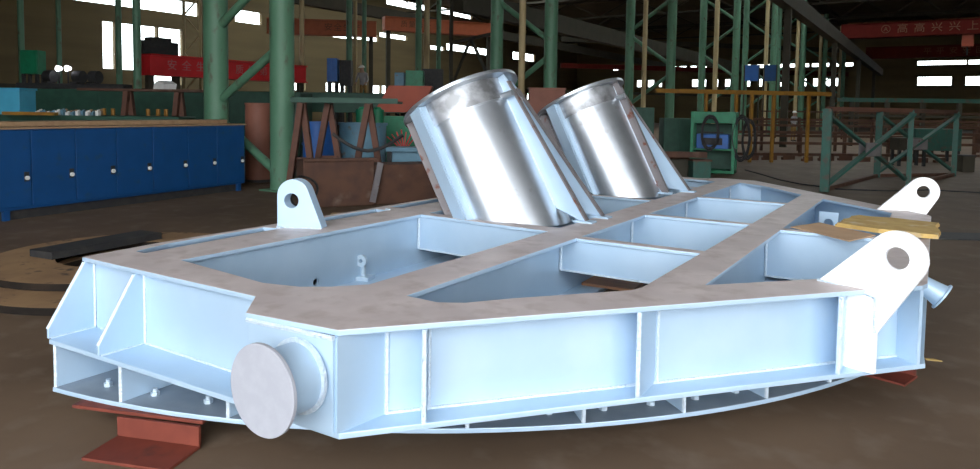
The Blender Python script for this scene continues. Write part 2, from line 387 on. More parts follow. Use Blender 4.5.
# leaning pipe sleeves
TL = math.radians(28.9)
def sleeve(bx, by, strip=False, TL=TL, H=1.016):
    ax = Vector((-math.sin(TL), 0, math.cos(TL))); e1 = Vector((math.cos(TL), 0, math.sin(TL))); e2 = Vector((0, -1, 0))
    B = Vector((bx, by, ZD)); R = .405
    at = lambda h, r, ph: B + ax * h + e1 * (r * math.cos(ph)) + e2 * (r * math.sin(ph))
    low = lambda ph, r, z=-.03: (z - r * math.cos(ph) * math.sin(TL)) / math.cos(TL)      # where a line of the tube meets the deck
    seg = 64; mb = MB(); vs = []
    for k in (0, 1):
        for r in (R, R - .018):
            vs += [at(low(2 * PI * i / seg, r) if k == 0 else H - .002, r, 2 * PI * i / seg) for i in range(seg)]
    fs = []
    for i in range(seg):
        j = (i + 1) % seg
        fs += [(i, j, 2 * seg + j, 2 * seg + i), (seg + i, 3 * seg + i, 3 * seg + j, seg + j), (2 * seg + i, 2 * seg + j, 3 * seg + j, 3 * seg + i), (i, seg + i, seg + j, j)]
    mb.add(vs, fs)
    t = mb.build('pipe_sleeve', 'galv', fr, smooth=True)
    MB().ring(B + ax * (H - .028), ax, .493, R - .02, .028, 72).build('sleeve_flange', 'galv', t, bevel=.003)
    MB().ring(B + ax * (H - .22), ax, R + .007, R - .004, .014, 64).build('seam_bead', 'galv', t, smooth=True)
    MB().ring(B + ax * (H - .205), ax, R + .003, R - .002, .175, 72).build('upper_band', 'galvold', t, smooth=True)
    def rib(ph, w, th, m='paint', name='sleeve_rib'):
        u = e1 * math.cos(ph) + e2 * math.sin(ph); n = ax.cross(u)
        mt = Matrix((u, ax, n)).transposed().to_4x4(); mt.translation = B - n * th / 2
        return MB().poly([(R - .004, low(ph, R)), (R + w, low(ph, R + w)), (R + w, H - .03), (R - .004, H - .03)], [], mt, th).build(name, m, t, bevel=.003)
    c_ = math.radians(108)
    for q in (-7.5, 7.5): rib(c_ + math.radians(q), .065, .014)
    u = e1 * math.cos(c_) + e2 * math.sin(c_)
    MB().bar(B + u * (R + .070) + ax * (low(c_, R + .07) + .01), B + u * (R + .070) + ax * (H - .03), .125, .012, upv=u).build('rib_cover', 'paint', t)
    rib(math.radians(141), .075, .016, 'rustgrey'); rib(math.radians(165), .075, .016, 'galv')
    for ph in (215, 260): rib(math.radians(ph), .07, .016)
    # gussets on the side the sleeve leans away from: vertical plates standing on the long beam
    for k, off in enumerate((-.02, .27)):
        y = by + off; rr = math.sqrt(R * R - off * off) - .004
        A = lambda h, r: (lambda q: (q.x - bx, q.z - ZD))(B + ax * h + e1 * r)
        fx = .66 if not (strip and k == 0) else .53
        ta = A(H - .10, rr + .075)
        pts = [A(H - .03, rr), A(H - .03, rr + .06), ta, (fx, .012), (fx - .06, .012), A(-.12, rr)]
        gs = MB().plate((bx, y, ZD), (1, 0), pts, .02).build('side_gusset', 'rustgrey' if strip and k == 0 else 'paint', t, bevel=.003)
        MB().bar((bx + ta[0], y, ZD + ta[1]), (bx + fx, y, ZD + .014), .05, .012, upv=(.8, 0, .6)).build('gusset_flange', 'rustgrey', t)
        bead([(bx + q[0], y - .012, ZD + q[1]) for q in (A(H - .06, rr), A(-.10, rr))], t, .010)
        pa = A(H - .20, rr + .04)
        MB().tube((bx + pa[0] - .09, y - .05, ZD + pa[1] - .03), (bx + pa[0] + .05, y - .05, ZD + pa[1] + .015), .026, 16).build('hinge_pin', 'galv', t, smooth=True)
        MB().box((bx + fx - .02, y, ZD + .006), (.15, .09, .014)).build('foot_plate', 'paint', t)
    return t
sleeve(-.97, 2.84); sleeve(-.95, 5.0, True, math.radians(26.5), 1.05)
# lower ring: curved bottom plate, ring wall, radial plates and bolts
RC, RR = Vector((-2.51, 4.25)), 4.36
def arc(a, r=RR): return (RC.x + r * math.sin(a), RC.y - r * math.cos(a))
A1 = math.acos((4.25 - 3.5) / RR)
def arcpts(r, n=40, a0=.131):
    h = [arc(a0 + (math.acos((4.25 - 3.5) / r) - a0) * i / n, r) for i in range(n + 1)]
    return h
oh = arcpts(RR); ih = arcpts(RR - .55)
full_o = oh + [(x, LM - y) for x, y in oh[::-1]][1:]; full_i = ih + [(x, LM - y) for x, y in ih[::-1]][1:]
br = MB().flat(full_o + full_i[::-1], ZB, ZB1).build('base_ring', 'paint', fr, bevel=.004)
br.data.materials.append(M['ringshade'])
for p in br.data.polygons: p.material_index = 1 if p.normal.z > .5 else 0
w = MB()
hh = arcpts(RR - .36); full_w = hh + [(x, LM - y) for x, y in hh[::-1]][1:]; hk = arcpts(RR - .375); full_k = hk + [(x, LM - y) for x, y in hk[::-1]][1:]
w.flat(full_w + full_k[::-1], ZB1, ZM).build('ring_wall', 'paint', br)
def radial(p, d, L):
    o = MB().plate((p[0], p[1], ZB1), d, [(0, 0), (L, 0), (L, ZM - ZB1), (0, ZM - ZB1)], .02).build('radial_plate', 'paint', br, bevel=.003)
    MB().hose([(p[0], p[1], ZB1), (p[0], p[1], ZM)], .011).build('edge_bead', 'weld', br, smooth=True)
q = arc(.152)
for a, dirn in ((.134, 'y'), (.238, 'y'), (.376, 'y'), (.52, 'r'), (.633, 'r'), (.758, 'r'), (.877, 'r'), (.993, 'r'), (1.105, 'r')):
    p = arc(a, RR - .012); d = (0, 1) if dirn == 'y' else (-math.sin(a), math.cos(a))
    radial(p, d, .34 if dirn == 'r' else .37)
for k, a in enumerate((.187, .26, .333, .43, .663, .726, .791, .851, .911, .971, 1.067, 1.15)):
    p = arc(a, RR - .13)
    MB().tube((p[0], p[1], ZB1), (p[0], p[1], ZB1 + .018), .022, 6).tube((p[0], p[1], ZB1 + .018), (p[0], p[1], ZB1 + .036), .012, 10).build('bolt', 'bolt', br)
# details inside the openings
ex, ey = G(363.5, 279, ZM1 + .04)
eb = MB().tube((ex, ey, ZM1), (ex, ey, ZM1 + .10), .018, 12).box((ex, ey, ZM1 + .012), (.12, .12, .024), .3).build('eye_bolt', 'bolt', fr)
MB().ring((ex, ey - .014, ZM1 + .135), (.3, -1, 0), .042, .016, .028, 20).build('bolt_eye', 'bolt', eb, smooth=True)
def clamp(x, y, z):
    c = MB().box((x, y, z), (.14, .09, .02)).box((x, y, z + .05), (.02, .08, .1)).tube((x + .04, y, z), (x + .04, y, z + .09), .016, 8).tube((x - .04, y, z), (x - .04, y, z + .07), .016, 8)
    return c.build('clamp_bracket', 'bolt', fr)
clamp(.05, 3.36, .40); clamp(1.28, 2.95, ZM1 + .01); clamp(1.1, 3.1, ZM1 + .01); clamp(1.38, 3.22, ZM1 + .01)
bk = MB().plate((.93, 5.2, .46), (1, 0), rect(0, 0, .16, .2), .02, [circ(.08, .1, .04, 16)]).build('drilled_bracket', 'paint', fr)
# right-hand stub with flared lip
pn = MB().tube((1.68, 3.0, .62), (1.87, 3.0, .50), .03, 24, r2=.07).build('drain_funnel', 'paint', fr, smooth=True)
MB().ring((1.868, 3.0, .501), (.845, 0, -.534), .085, .05, .012, 32).build('funnel_lip', 'paint', pn, bevel=.003)

# ------------------------------------------------------------------ supports and loose things by the frame
ZR = ZB + .04                                   # underside of the ring above the floor
t = thing('support_block', 'red steel angle block under the curved left edge of the frame', 'support block', (-1.22, .05, 0), math.radians(19.8), 'red steel blocks under the frame')
MB().lo(-.22, -.225, 0, .22, .006, .014).build('base_plate', 'redox', t, bevel=.002)
MB().lo(-.22, -.008, .014, .22, .010, ZR - .016).build('upright_plate', 'redox', t, bevel=.002)
MB().lo(-.50, .02, ZR - .016, .22, .20, ZR).build('top_plate', 'redox', t, bevel=.002)
t = thing('support_block', 'red steel block barely showing under the right end of the frame', 'support block', (1.627, 2.907, 0), math.radians(-15.4), 'red steel blocks under the frame')
MB().lo(-.34, 0, 0, .09, .22, .014).build('base_plate', 'redox', t, bevel=.002)
MB().lo(-.34, .20, .014, .085, .218, ZR - .016).build('upright_plate', 'redox', t, bevel=.002)
MB().lo(-.34, .12, ZR - .016, .04, .32, ZR).build('top_plate', 'redox', t, bevel=.002)
tag(MB().flat([(.955, 3.511), (1.10, 3.86), (1.49, 3.50), (1.362, 3.14), (1.112, 3.393)], ZD + .041, ZD + .048).build('cardboard_sheet', 'card'),
    'flat brown cardboard sheet lying across the openings of the frame', 'cardboard', 'cardboard on the frame')
jag = [(1.22, 3.71), (1.25, 3.86), (1.235, 3.95), (1.28, 4.05), (1.27, 4.16), (1.32, 4.27), (1.40, 4.24), (1.55, 4.27), (1.70, 4.22), (1.855, 4.20), (1.83, 4.0), (1.86, 3.8), (1.845, 3.56), (1.76, 3.54), (1.6, 3.60), (1.5, 3.58), (1.345, 3.65)]
tag(MB().flat(jag, ZD + .050, ZD + .066).flat([(x * .97 + .05, y * .97 + .1) for x, y in jag], ZD + .067, ZD + .08).build('cardboard_sheet', 'cardy'),
    'torn yellow-brown folded cardboard lying behind the near bright lug', 'cardboard', 'cardboard on the frame')

# ------------------------------------------------------------------ the workshop
# floor, roof, walls
XW, YE, XR, YN, HR = -46.8, 100., 14., -9., 13.5      # long side wall, end wall, right wall, open door side, roof
struct(MB().lo(-140, -120, -.2, 140, 200, 0).build('floor', 'floor'))
ROOF_ADDED = [(-42., -39.5), (-31., -28.5), (-20., -17.5), (-5.5, -3.), (5., 7.5)]; SY0, SY1 = 26., 62.  # unseen roof strips, added to let light onto the deck and background
mb = MB(); ue = [XW - .3] + [v for q in ROOF_ADDED for v in q] + [XR + .3]
mb.lo(XW - .3, YN, HR, XR + .3, SY0, HR + .25).lo(XW - .3, SY1, HR, XR + .3, YE + .3, HR + .25)
for i in range(0, len(ue), 2): mb.lo(ue[i], SY0, HR, ue[i + 1], SY1, HR + .25)
struct(mb.build('ceiling', 'roof'))
for i, (q0, q1) in enumerate(ROOF_ADDED): struct(MB().lo(q0, SY0, HR + .1, q1, SY1, HR + .13).build('window_%d' % (200 + i), 'glass'))  # panes of the added roof strips
def wall(name, axis, pos, th, u0, u1, z0, z1, holes):
    us = sorted({u0, u1, *[h[0] for h in holes], *[h[1] for h in holes]}); zs = sorted({z0, z1, *[h[2] for h in holes], *[h[3] for h in holes]})
    mb = MB()
    for j in range(len(zs) - 1):
        run = None
        for i in range(len(us) - 1):
            uc, zc = (us[i] + us[i + 1]) / 2, (zs[j] + zs[j + 1]) / 2
            solid = not any(h[0] < uc < h[1] and h[2] < zc < h[3] for h in holes)
            if solid and run is None: run = us[i]
            if run is not None and (not solid or i == len(us) - 2):
                e = us[i + 1] if solid else us[i]
                if axis == 'x': mb.lo(pos, run, zs[j], pos + th, e, zs[j + 1])
                else: mb.lo(run, pos, zs[j], e, pos + th, zs[j + 1])
                run = None
    # corrugation ribs
    return struct(mb.build(name, 'wall'))
def yl(px):                                     # point of the long side wall seen in an image column
    c = (px - 490) / F * r0 - (110 - PPY) / F * u0 + fw0; d = lev(c); s = (XW - CX) / d.x
    return CY + d.y * s
def xe(px):
    c = (px - 490) / F * r0 - (110 - PPY) / F * u0 + fw0; d = lev(c); s = (YE - CY) / d.y
    return CX + d.x * s
def zw(px, py):
    c = (px - 490) / F * r0 - (py - PPY) / F * u0 + fw0; dd = lev(c); return CH + dd.z * (XW - CX) / dd.x
Z1, Z2, Z3, Z4, Z5, Z6 = zw(229, 8), zw(202, 17), zw(105, 21), zw(150, 71), zw(150, 73), zw(150, 84)
wh = []
for a, b in ((60, 200), (206, 231), (236, 262), (270, 316), (490, 500), (512, 534)): wh.append((yl(a), yl(b), Z2, Z1))
for a, b, t_, b_ in ((333, 349, 33.5, 38), (351, 363, 33.5, 39), (365, 378, 33.5, 41), (379.5, 407, 34, 38.5), (430, 444, 46, 50), (446, 488, 46, 52.5), (386, 427, 1, 8), (440, 471, 10, 16)): wh.append((yl(a), yl(b), zw((a + b) / 2, b_), zw((a + b) / 2, t_)))
wh.append((yl(104), yl(116), Z4, Z3)); wh.append((yl(118), yl(158), Z4, Z3)); wh.append((yl(160), yl(183), Z4, Z3))
for a, b in ((146, 182), (290, 306), (326, 347), (373, 381), (382, 392), (455, 470), (476, 500), (512, 520), (527, 536), (540, 560), (566, 582), (590, 604)): wh.append((yl(a), yl(b), Z6, Z5))
wh = [(min(a, b), max(a, b), c, d) for a, b, c, d in wh if max(yl(0), a, b) < YE]
wall('wall_left', 'x', XW - .3, .3, YN, YE, 0, HR, wh)
eh = []
for k, px in enumerate(list(range(612, 846, 11))):
    eh.append((xe(px), xe(px + 5 + (k * 7) % 4), 7.9, 8.35))
    if k % 5 != 1: eh.append((xe(px + 2), xe(px + 5 + (k * 5) % 4), 5.35, 6.35))
eh += [(xe(915), xe(964), 7.85, 8.35), (xe(966), xe(1010), 7.85, 8.35), (xe(916), xe(950), 5.35, 6.4), (xe(964), xe(1010), 5.35, 6.4)]
wall('wall_end', 'y', YE, .3, XW, XR, 0, HR, eh)
# right wall has an unseen opening added to brighten the front beam; the side behind the camera is open
wall('wall_right', 'x', XR, .3, YN, YE, 0, HR, [(-8., -1.5, 0, 9.)])
# the big open gate behind the camera
wall('wall_near', 'y', YN - .3, .3, XW, XR, 0, HR, [(-3.5, 13.6, 0, 10.5)])
n = 0
for hs, ax in ((wh, 'x'), (eh, 'y')):
    for h in hs:
        n += 1
        mb = MB()
        if ax == 'x': mb.lo(XW - .17, h[0], h[2], XW - .15, h[1], h[3])
        elif ax == 'y': mb.lo(h[0], YE + .15, h[2], h[1], YE + .17, h[3])
        else: mb.lo(XR + .15, h[0], h[2], XR + .17, h[1], h[3])
        struct(mb.build('window_%d' % n, 'glass'))
# roof trusses over both bays and purlins
n = 0
for y in range(8, 100, 12):
    for xa, xb in ((XW, -11.2), (-9.6, XR)):
        n += 1
        mb = MB(); H0, H1 = 11.6, 13.3; k = 10
        mb.bar((xa, y, H0), (xb, y, H0), .18, .18).bar((xa, y, H1), (xb, y, H1), .18, .18)
        for i in range(k):
            u, v = xa + (xb - xa) * i / k, xa + (xb - xa) * (i + 1) / k
            mb.bar((u, y, H0 if i % 2 else H1), (v, y, H1 if i % 2 else H0), .10, .10)
        struct(mb.build('trim_%d' % n, 'steel'))
# lattice columns of the row beside the frame
names = ['pair of green round posts with slanting braces, just behind the end of the blue cabinet',
         'second braced pair of green posts in the row, rising behind the two pipe sleeves',
         'third braced pair of green posts in the row, rising right of the second pipe sleeve',
         'fourth braced pair of green posts in the row, rising above the green welding rack',
         'fifth braced pair of green posts in the row counted from the blue cabinet',
         'sixth braced pair of green posts in the row counted from the blue cabinet',
         'seventh braced pair of green posts in the row counted from the blue cabinet',
         'eighth braced pair of green posts in the row, far down the workshop']
colpos = [P(248, 13.75), P(522, 22.2), P(648.5, 32.2), P(717, 42.), P(757, 51.5), P(788, 61.), P(812, 71.), P(832, 80.)]
for k, (cx, cy) in enumerate(colpos):
    t = thing('lattice_column', names[k], 'column', (cx, cy, 0), 0, 'green lattice columns in a row')
    for s in (-1, 1):
        MB().tube((s * .98, 0, 0), (s * .98, 0, 11.6), .225 if k == 0 and s > 0 else .24 if k == 0 else .205, 24).build('post', 'green', t, smooth=True)
    [MB().lo(s * .98 - .3, -.3, 0, s * .98 + .3, .3, .03).build('base_plate', 'green', t) for s in (-1, 1)]
    zz = [(-1, 1.62, 1, 2.75), (1, .25, -1, 1.38), (-1, 3.1, 1, 4.3), (1, 4.6, -1, 5.8), (-1, 6., 1, 7.2), (1, 7.5, -1, 8.7), (-1, 9., 1, 10.2)] if k == 0 else \
         [(-1, 1.9, 1, 3.3), (1, 3.7, -1, 5.1), (-1, 5.3, 1, 6.7), (1, 7, -1, 8.4), (-1, 8.8, 1, 10.2)]
    for a, z0, b, z1 in zz:
        MB().tube((a * .98, 0, z0), (b * .98, 0, z1), .085, 12).build('brace', 'green', t, smooth=True)
    if k:
        x, y = P((521, 643, 714, 764, 795, 818, 838)[k - 1], colpos and (21.3, 31.3, 41., 50.5, 60, 70, 79)[k - 1])
        wd = ['second', 'third', 'fourth', 'fifth', 'sixth', 'seventh', 'eighth'][k - 1]
        tag(MB().tube((x, y, 0), (x, y, 11.5), .105 if k < 3 else .14, 14).build('service_pipe', 'yellow', smooth=True),
            'slim pale yellow upright pipe standing in front of the %s green column pair' % wd, 'pipe', 'pale yellow upright pipes')
# crane runway beam along the row
x0, y0 = colpos[0]; x1, y1 = colpos[-1]
d = (Vector((x1, y1)) - Vector((x0, y0))).normalized()
pa, pb = Vector((x0, y0)) - d * 12, Vector((x1, y1)) + d * 10
mb = MB()
mb.bar((pa.x, pa.y, 12.2), (pb.x, pb.y, 12.2), .5, 1.2)
o = mb.build('runway_beam', 'steel'); tag(o, 'long dark crane runway beam carried on the row of green columns', 'beam')
# overhead cranes
def text(s, size, mtx, m, parent, name='painted_character'):
    x = 0.
    for ch in s:
        if ch != ' ':
            c = bpy.data.curves.new(name, 'FONT'); c.body = ch; c.resolution_u = 3; c.size = size; c.extrude = .01; c.align_x = 'LEFT'; c.align_y = 'CENTER'; c.materials.append(M[m])
            o = bpy.data.objects.new(name, c); COL.objects.link(o)
            bpy.context.view_layer.update(); me = bpy.data.meshes.new_from_object(o.evaluated_get(bpy.context.evaluated_depsgraph_get()))
            bpy.data.objects.remove(o)
            q = bpy.data.objects.new(name, me); COL.objects.link(q); q.parent = parent; q.matrix_local = mtx @ Matrix.Translation((x, 0, 0)); q['label'] = 'faded painted character'
        x += size * (1.12 if ch != ' ' else .35)
def girder(name, label, p, q, w, h, m, grp=None, cat='crane'):
    p, q = Vector(p), Vector(q)
    t = thing(name, label, cat, p, math.atan2(q.y - p.y, q.x - p.x), grp); L = (q - p).length
    MB().lo(0, -w / 2, 0, L, w / 2, h).build('box_girder', m, t, bevel=.02)
    MB().lo(0, -w / 2 - .08, h, L, w / 2 + .08, h + .05).lo(0, -w / 2 - .08, -.05, L, w / 2 + .08, 0).build('girder_flange', m, t)
    return t
def facing(x, y, z): return Matrix.Translation((x, y, z)) @ Matrix.Rotation(PI / 2, 4, 'X')
c1 = girder('bridge_crane', 'nearer dark red bridge crane girder with large faded characters, high on the right', (-4.6, 58, 7.4), (13.5, 58, 7.4), .9, .95, 'cranedark', 'bridge cranes over the right bay')
text('\u24b6 \u9ad8 \u9ad8 \u5174 \u5174 \u4e0a \u73ed', .72, facing(2.6, -.47, .48), 'letter', c1)
c2 = girder('bridge_crane', 'farther dark red bridge crane girder, lower on the right, above the end windows', (-4.6, 80, 7.4), (13.5, 80, 7.4), .9, 1.05, 'cranedark', 'bridge cranes over the right bay')
text('\u5e73 \u5e73 \u5b89 \u5b89 \u56de \u5bb6', .72, facing(5.0, -.47, .52), 'letter', c2)
tag(MB().lo(-4.6, 14, 6.55, -4.1, 99, 7.35).build('crane_rail', 'steel'), 'long dark crane rail slanting down to the left ends of the two red cranes', 'rail')
for k, y in enumerate((34, 52, 70, 88)): tag(MB().lo(-4.5, y - .15, 0, -4.2, y + .15, 6.55).build('rail_post', 'steel'), ['nearest dark post under the crane rail', 'second dark post under the crane rail', 'third dark post under the crane rail', 'farthest dark post under the crane rail'][k], 'post', 'dark posts under the crane rail')
hk = thing('crane_hoist', 'small orange hoist hanging under the nearer dark red crane', 'hoist', (3.4, 58, 0)); MB().lo(-.35, -.3, 6.5, .35, .3, 7.34).build('hoist_body', 'orange', hk); MB().tube((0, 0, 6.5), (0, 0, 5.9), .05).build('hook_rope', 'black', hk)
def on_x(px, X):                                # image column met by the plane x = X
    c = (px - 490) / F * r0 - (110 - PPY) / F * u0 + fw0; dd = lev(c); s = (X - CX) / dd.x; return CY + dd.y * s
def zx(px, py, X):
    c = (px - 490) / F * r0 - (py - PPY) / F * u0 + fw0; dd = lev(c); return CH + dd.z * (X - CX) / dd.x
X = -20.; ya, yb = on_x(146, X), on_x(302, X)
zt, zb = zx(220, 61, X), zx(220, 77.5, X)
c3 = girder('gantry_girder', 'bright red girder with faded white characters in front of the bright left window', (X, ya, zb), (X, yb, zb), .5, zt - zb, 'cranered', None, 'girder')
text('\u5b89 \u5168 \u751f \u4ea7', (zt - zb) * .62, facing(on_x(163, X) - ya, -.26, (zt - zb) / 2), 'letterw', c3)
text('\u8d28 \u91cf \u7b2c \u4e00', (zt - zb) * .62, facing(on_x(231, X) - ya, -.26, (zt - zb) / 2), 'letterw', c3)
for px in (150, 176, 300):
    MB().lo(on_x(px, X) - ya - .1, -.1, -zb, on_x(px, X) - ya + .1, .1, 0).build('support_leg', 'steel', c3)
X = -19.6; xx = on_x(147, X), on_x(182, X)
cb = thing('crane_cabin', 'dark grey machine box standing on the bright red girder', 'machine box', (-20., (xx[0] + xx[1]) / 2, zt + .05)); L = xx[1] - xx[0]
MB().lo(-.25, -L / 2, 0, .25, L / 2, .42).build('box_body', 'black', cb); MB().lo(-.2, -L / 4, .42, .2, L / 3, .55).build('box_hood', 'black', cb)
for A_, B_, pxm, dm, py0, py1, lab, ch, pxc in ((P(268, 40), P(376, 40.9), 290, 40.2, 20, 33.8, 'orange crane girder with faded characters, high behind the first green columns', '\u5b89\u5168\u751f\u4ea7', 324),
                                          (P(383, 43), P(492, 46), 420, 44, 20, 32, 'farther orange crane girder, high above the left sleeve', '\u8d28\u91cf\u7b2c\u4e00', 386)):
    zt, zb = Z(pxm, py0, dm), Z(pxm, py1, dm); q = Vector(A_) - Vector(B_); LL = q.length
    c4 = girder('bridge_crane', lab, (*A_, zb), (*B_, zb), .6, zt - zb, 'craneor', 'orange crane girders in the left bay')
    for q in (.3, LL - .3): MB().lo(q - .12, -.12, -zb, q + .12, .12, 0).build('support_leg', 'steel', c4)
    text(ch, (zt - zb) * .6, facing((Vector(P(pxc, dm)) - Vector(A_)).length, -.31, (zt - zb) / 2), 'letter', c4)
# dark longitudinal gallery beams of the left bay
for k, (X, z, lab) in enumerate(((-15., 5.6, 'dark horizontal beam crossing above the pipe sleeves'), (-44., 2.0, 'dark horizontal beam running low along the left wall'), (-30., 7.6, 'dark horizontal beam running high in the left bay'))):
    tag(MB().lo(X - .25, 14 if k else 22, z, X + .25, 96, z + (.9 if k == 0 else .7)).build('gallery_beam', 'steel'), lab, 'beam', 'dark gallery beams')
# slim posts of the left bay
sl = [(23, 24, .10, 'leftmost slim dark green post, behind the green box'), (60.5, 26, .09, 'slim dark green post left of the bright window'), (120, 24, .10, 'slim green post against the left edge of the bright window'), (138, 20, .11, 'pale green slim post in front of the bright window'),
      (302, 30, .1, 'slim yellowish post right of the first green columns'), (349, 34, .14, 'slim green post left of the far worker'), (355, 36, .10, 'slim yellowish post left of the far worker'), (364, 34, .11, 'slim green post above the far worker'), (418, 36, .16, 'slim green post behind the teal cabinet'), (426, 34, .14, 'yellowish post above the left sleeve'), (438, 38, .13, 'dark post above the left sleeve')]
for px, dp, r, lab in sl:
    x, y = P(px, dp)
    tag(MB().tube((x, y, 0), (x, y, 11), r, 10).build('slim_post', 'yellow' if 'yellowish' in lab else 'green', smooth=True), lab, 'post', 'slim posts in the left bay')
x, y = P(193, 30)
t = thing('lattice_mast', 'pale lattice mast standing right of the bright window', 'mast', (x, y, 0), math.radians(32))
for s in (-1, 1): MB().lo(s * .35 - .05, -.05, 0, s * .35 + .05, .05, 8).build('mast_leg', 'yellow', t)
for i in range(9): MB().bar((-.35 * (-1) ** i, 0, .6 + i * .8), (.35 * (-1) ** i, 0, 1.4 + i * .8), .06, .06).build('lattice_bar', 'yellow', t)
x, y = P(470, 30)
t = thing('braced_frame', 'dark steel bracing frame above the left sleeve', 'frame', (x, y, 0), math.radians(-32))
for s in (-1, 1): MB().lo(s * 2.2 - .07, -.07, 0, s * 2.2 + .07, .07, 9).build('frame_post', 'steel', t)
MB().bar((-2.2, 0, 2.5), (0, 0, 4.6), .1, .1).bar((2.2, 0, 2.5), (0, 0, 4.6), .1, .1).build('brace', 'steel', t); MB().bar((-2.2, 0, 4.6), (2.2, 0, 4.6), .12, .12).build('cross_rail', 'steel', t)

# ---------------- blue cabinet row
bx, by = -8.663, 2.478
ang = math.atan2(6.61 - 2.37, -8.93 + 8.40)
t = thing('tool_cabinet', 'long low blue metal cabinet with a row of doors and a worn wooden top', 'cabinet', (bx, by, 0), ang)
t.scale = (1.026, 1.026, 1.026)
MB().lo(-1.0, -.0, .13, 4.27, .85, 1.20).build('body', 'blue', t, bevel=.006)
MB().lo(-1.0, .05, .0, 4.2, .80, .13).build('plinth', 'black', t)
MB().lo(-1.05, -.03, 1.20, 4.30, .90, 1.225).build('worktop', 'wood', t, bevel=.004)
MB().lo(-1.05, .45, 1.225, 4.30, .90, 1.29).build('rear_board', 'wood', t, bevel=.004)
es = [-.9, -.25, .41, 1.03, 1.67, 2.30, 2.99, 3.61, 4.26]
for a, b in zip(es, es[1:]):
    dr = MB().lo(a + .008, -.018, .17, b - .008, 0, 1.18).build('door', 'blue', t, bevel=.004)
    MB().lo(b - .10, -.024, .50, b - .035, -.018, .63).build('lock_plate', 'black', dr)
    MB().tube((b - .07, -.018, .55), (b - .07, -.05, .55), .028, 12).build('lock', 'white', dr)
for a in (.05, 4.1): MB().lo(a, -.0, 0, a + .08, .08, .13).build('foot', 'blue', t)
# ---------------- left bay clutter behind the cabinet
def boxthing(name, label, cat, px, dp, w, d, z0, z1, m, rz=None, grp=None, extra=None, legs=True):
    x, y = P(px, dp); t = thing(name, label, cat, (x, y, 0), math.radians(32.46) if rz is None else rz, grp)
    MB().lo(-w / 2, 0, z0, w / 2, d, z1).build('body', m, t, bevel=.01)
    if z0 > .25 and legs:
        for s in (-1, 1):
            for yy in (.06, d - .06): MB().lo(s * (w / 2 - .06) - .04, yy - .04, 0, s * (w / 2 - .06) + .04, yy + .04, z0).build('leg', 'black', t)
    if extra: extra(t, w, d, z0, z1)
    return t
def lidx(m='black'):
    def f(t, w, d, z0, z1): MB().lo(-w / 2 - .02, -.02, z1, w / 2 + .02, d + .02, z1 + .04).build('lid', m, t)
    return f
def seams(m='black'):
    def f(t, w, d, z0, z1):
        for k in (-1, 1): MB().lo(k * w / 4 - w / 4 + .03, -.015, z0 + .05, k * w / 4 + w / 4 - .03, 0, z1 - .05).build('panel', m, t)
    return f
boxthing('storage_bin', 'light blue plastic bin at the left edge behind the blue cabinet', 'bin', 8, 13.72, .46, .5, 1.36, 1.84, 'sky', extra=lidx('sky'), legs=False)
t = boxthing('work_table', 'long green table with scrap on it, behind the blue cabinet', 'table', 60, 13.6, 4.6, .8, 1.22, 1.36, 'greendk')
for k in range(26):
    x, y = P(38 + k * 2.5, 13.72 + (k % 2) * .3); h = .05 + .06 * random.random()
    tag(MB().box((0, 0, h / 2), (.05 + .02 * random.random(), .09, h), .5).tube((-.02, 0, h), (.02, .02, h + .01), .018, 8).build('scrap_piece', ['white', 'wood', 'skyd', 'wood'][k % 4] if k != 1 else 'white'),
        'small pale steel offcut lying in the row on the green table', 'offcut', 'offcuts on the green table').location = (x, y, 1.36)
x, y = P(30, 13.3)
o = MB().lo(-.5, -.06, 0, .5, .06, .06).build('timber_strip', 'rail'); o.location = (x, y, 1.36); o.rotation_euler = (0, 0, math.radians(32)); tag(o, 'yellowish timber strip lying below the light blue bin', 'timber')
boxthing('green_machine_bed', 'long dark green machine bed running along the left bay', 'machine', 100, 17.5, 10., 1.2, .35, 1.95, 'greendk', extra=seams('greendk'))
boxthing('green_machine_bed', 'dark green conveyor bed seen behind the first green columns', 'machine', 330, 19.5, 9., 1.0, 1.45, 2.0, 'greendk')
boxthing('switch_cabinet', 'green switch cabinet standing high at the left', 'cabinet', 30, 20.8, .52, .4, 2.45, 3.15, 'greenbr', extra=lambda t, w, d, z0, z1: MB().lo(-w / 2 + .03, -.02, z0 + .03, w / 2 - .03, 0, z1 - .03).build('door', 'greenbr', t))
t = boxthing('pipe_rack', 'dark rack of pipes standing on the green machine bed', 'rack', 70, 19.6, 3., .5, 2.0, 2.15, 'black')
for k, px in enumerate((47, 76, 92)):
    x, y = P(px, 19.7); o = tag(MB().tube((0, 0, .18), (.22, .1, .18), .175, 20).tube((-.03, 0, .18), (.0, 0, .18), .05, 12).lo(-.1, -.1, 0, .25, .12, .05).build('cable_reel', 'black', smooth=True), ['dark cable reel left of the two work lamps', 'dark cable reel right of the two work lamps', 'dark cable reel nearest the bright window'][k], 'reel', 'cable reels on the rack'); o.location = (x, y, 2.155)
em = bpy.data.materials.new('lamp_glow'); em.use_nodes = True
em.node_tree.nodes['Principled BSDF'].inputs['Emission Color'].default_value = (.9, .9, 1, 1); em.node_tree.nodes['Principled BSDF'].inputs['Emission Strength'].default_value = 12
for k, px in enumerate((60, 69)):
    x, y = P(px, 19.6); z = Z(px, 68.5, 19.6)
    t = thing('work_lamp', ['left one of two small lit work lamps on the pipe rack', 'right one of two small lit work lamps on the pipe rack'][k], 'lamp', (x, y, 2.15), 0, 'work lamps on the rack')
    MB().tube((0, 0, 0), (0, 0, z - 2.15 - .08), .02).build('stand', 'black', t); MB().tube((0, .05, z - 2.15), (.02, -.06, z - 2.15), .05, 14, r2=.08).build('lamp_head', em, t)
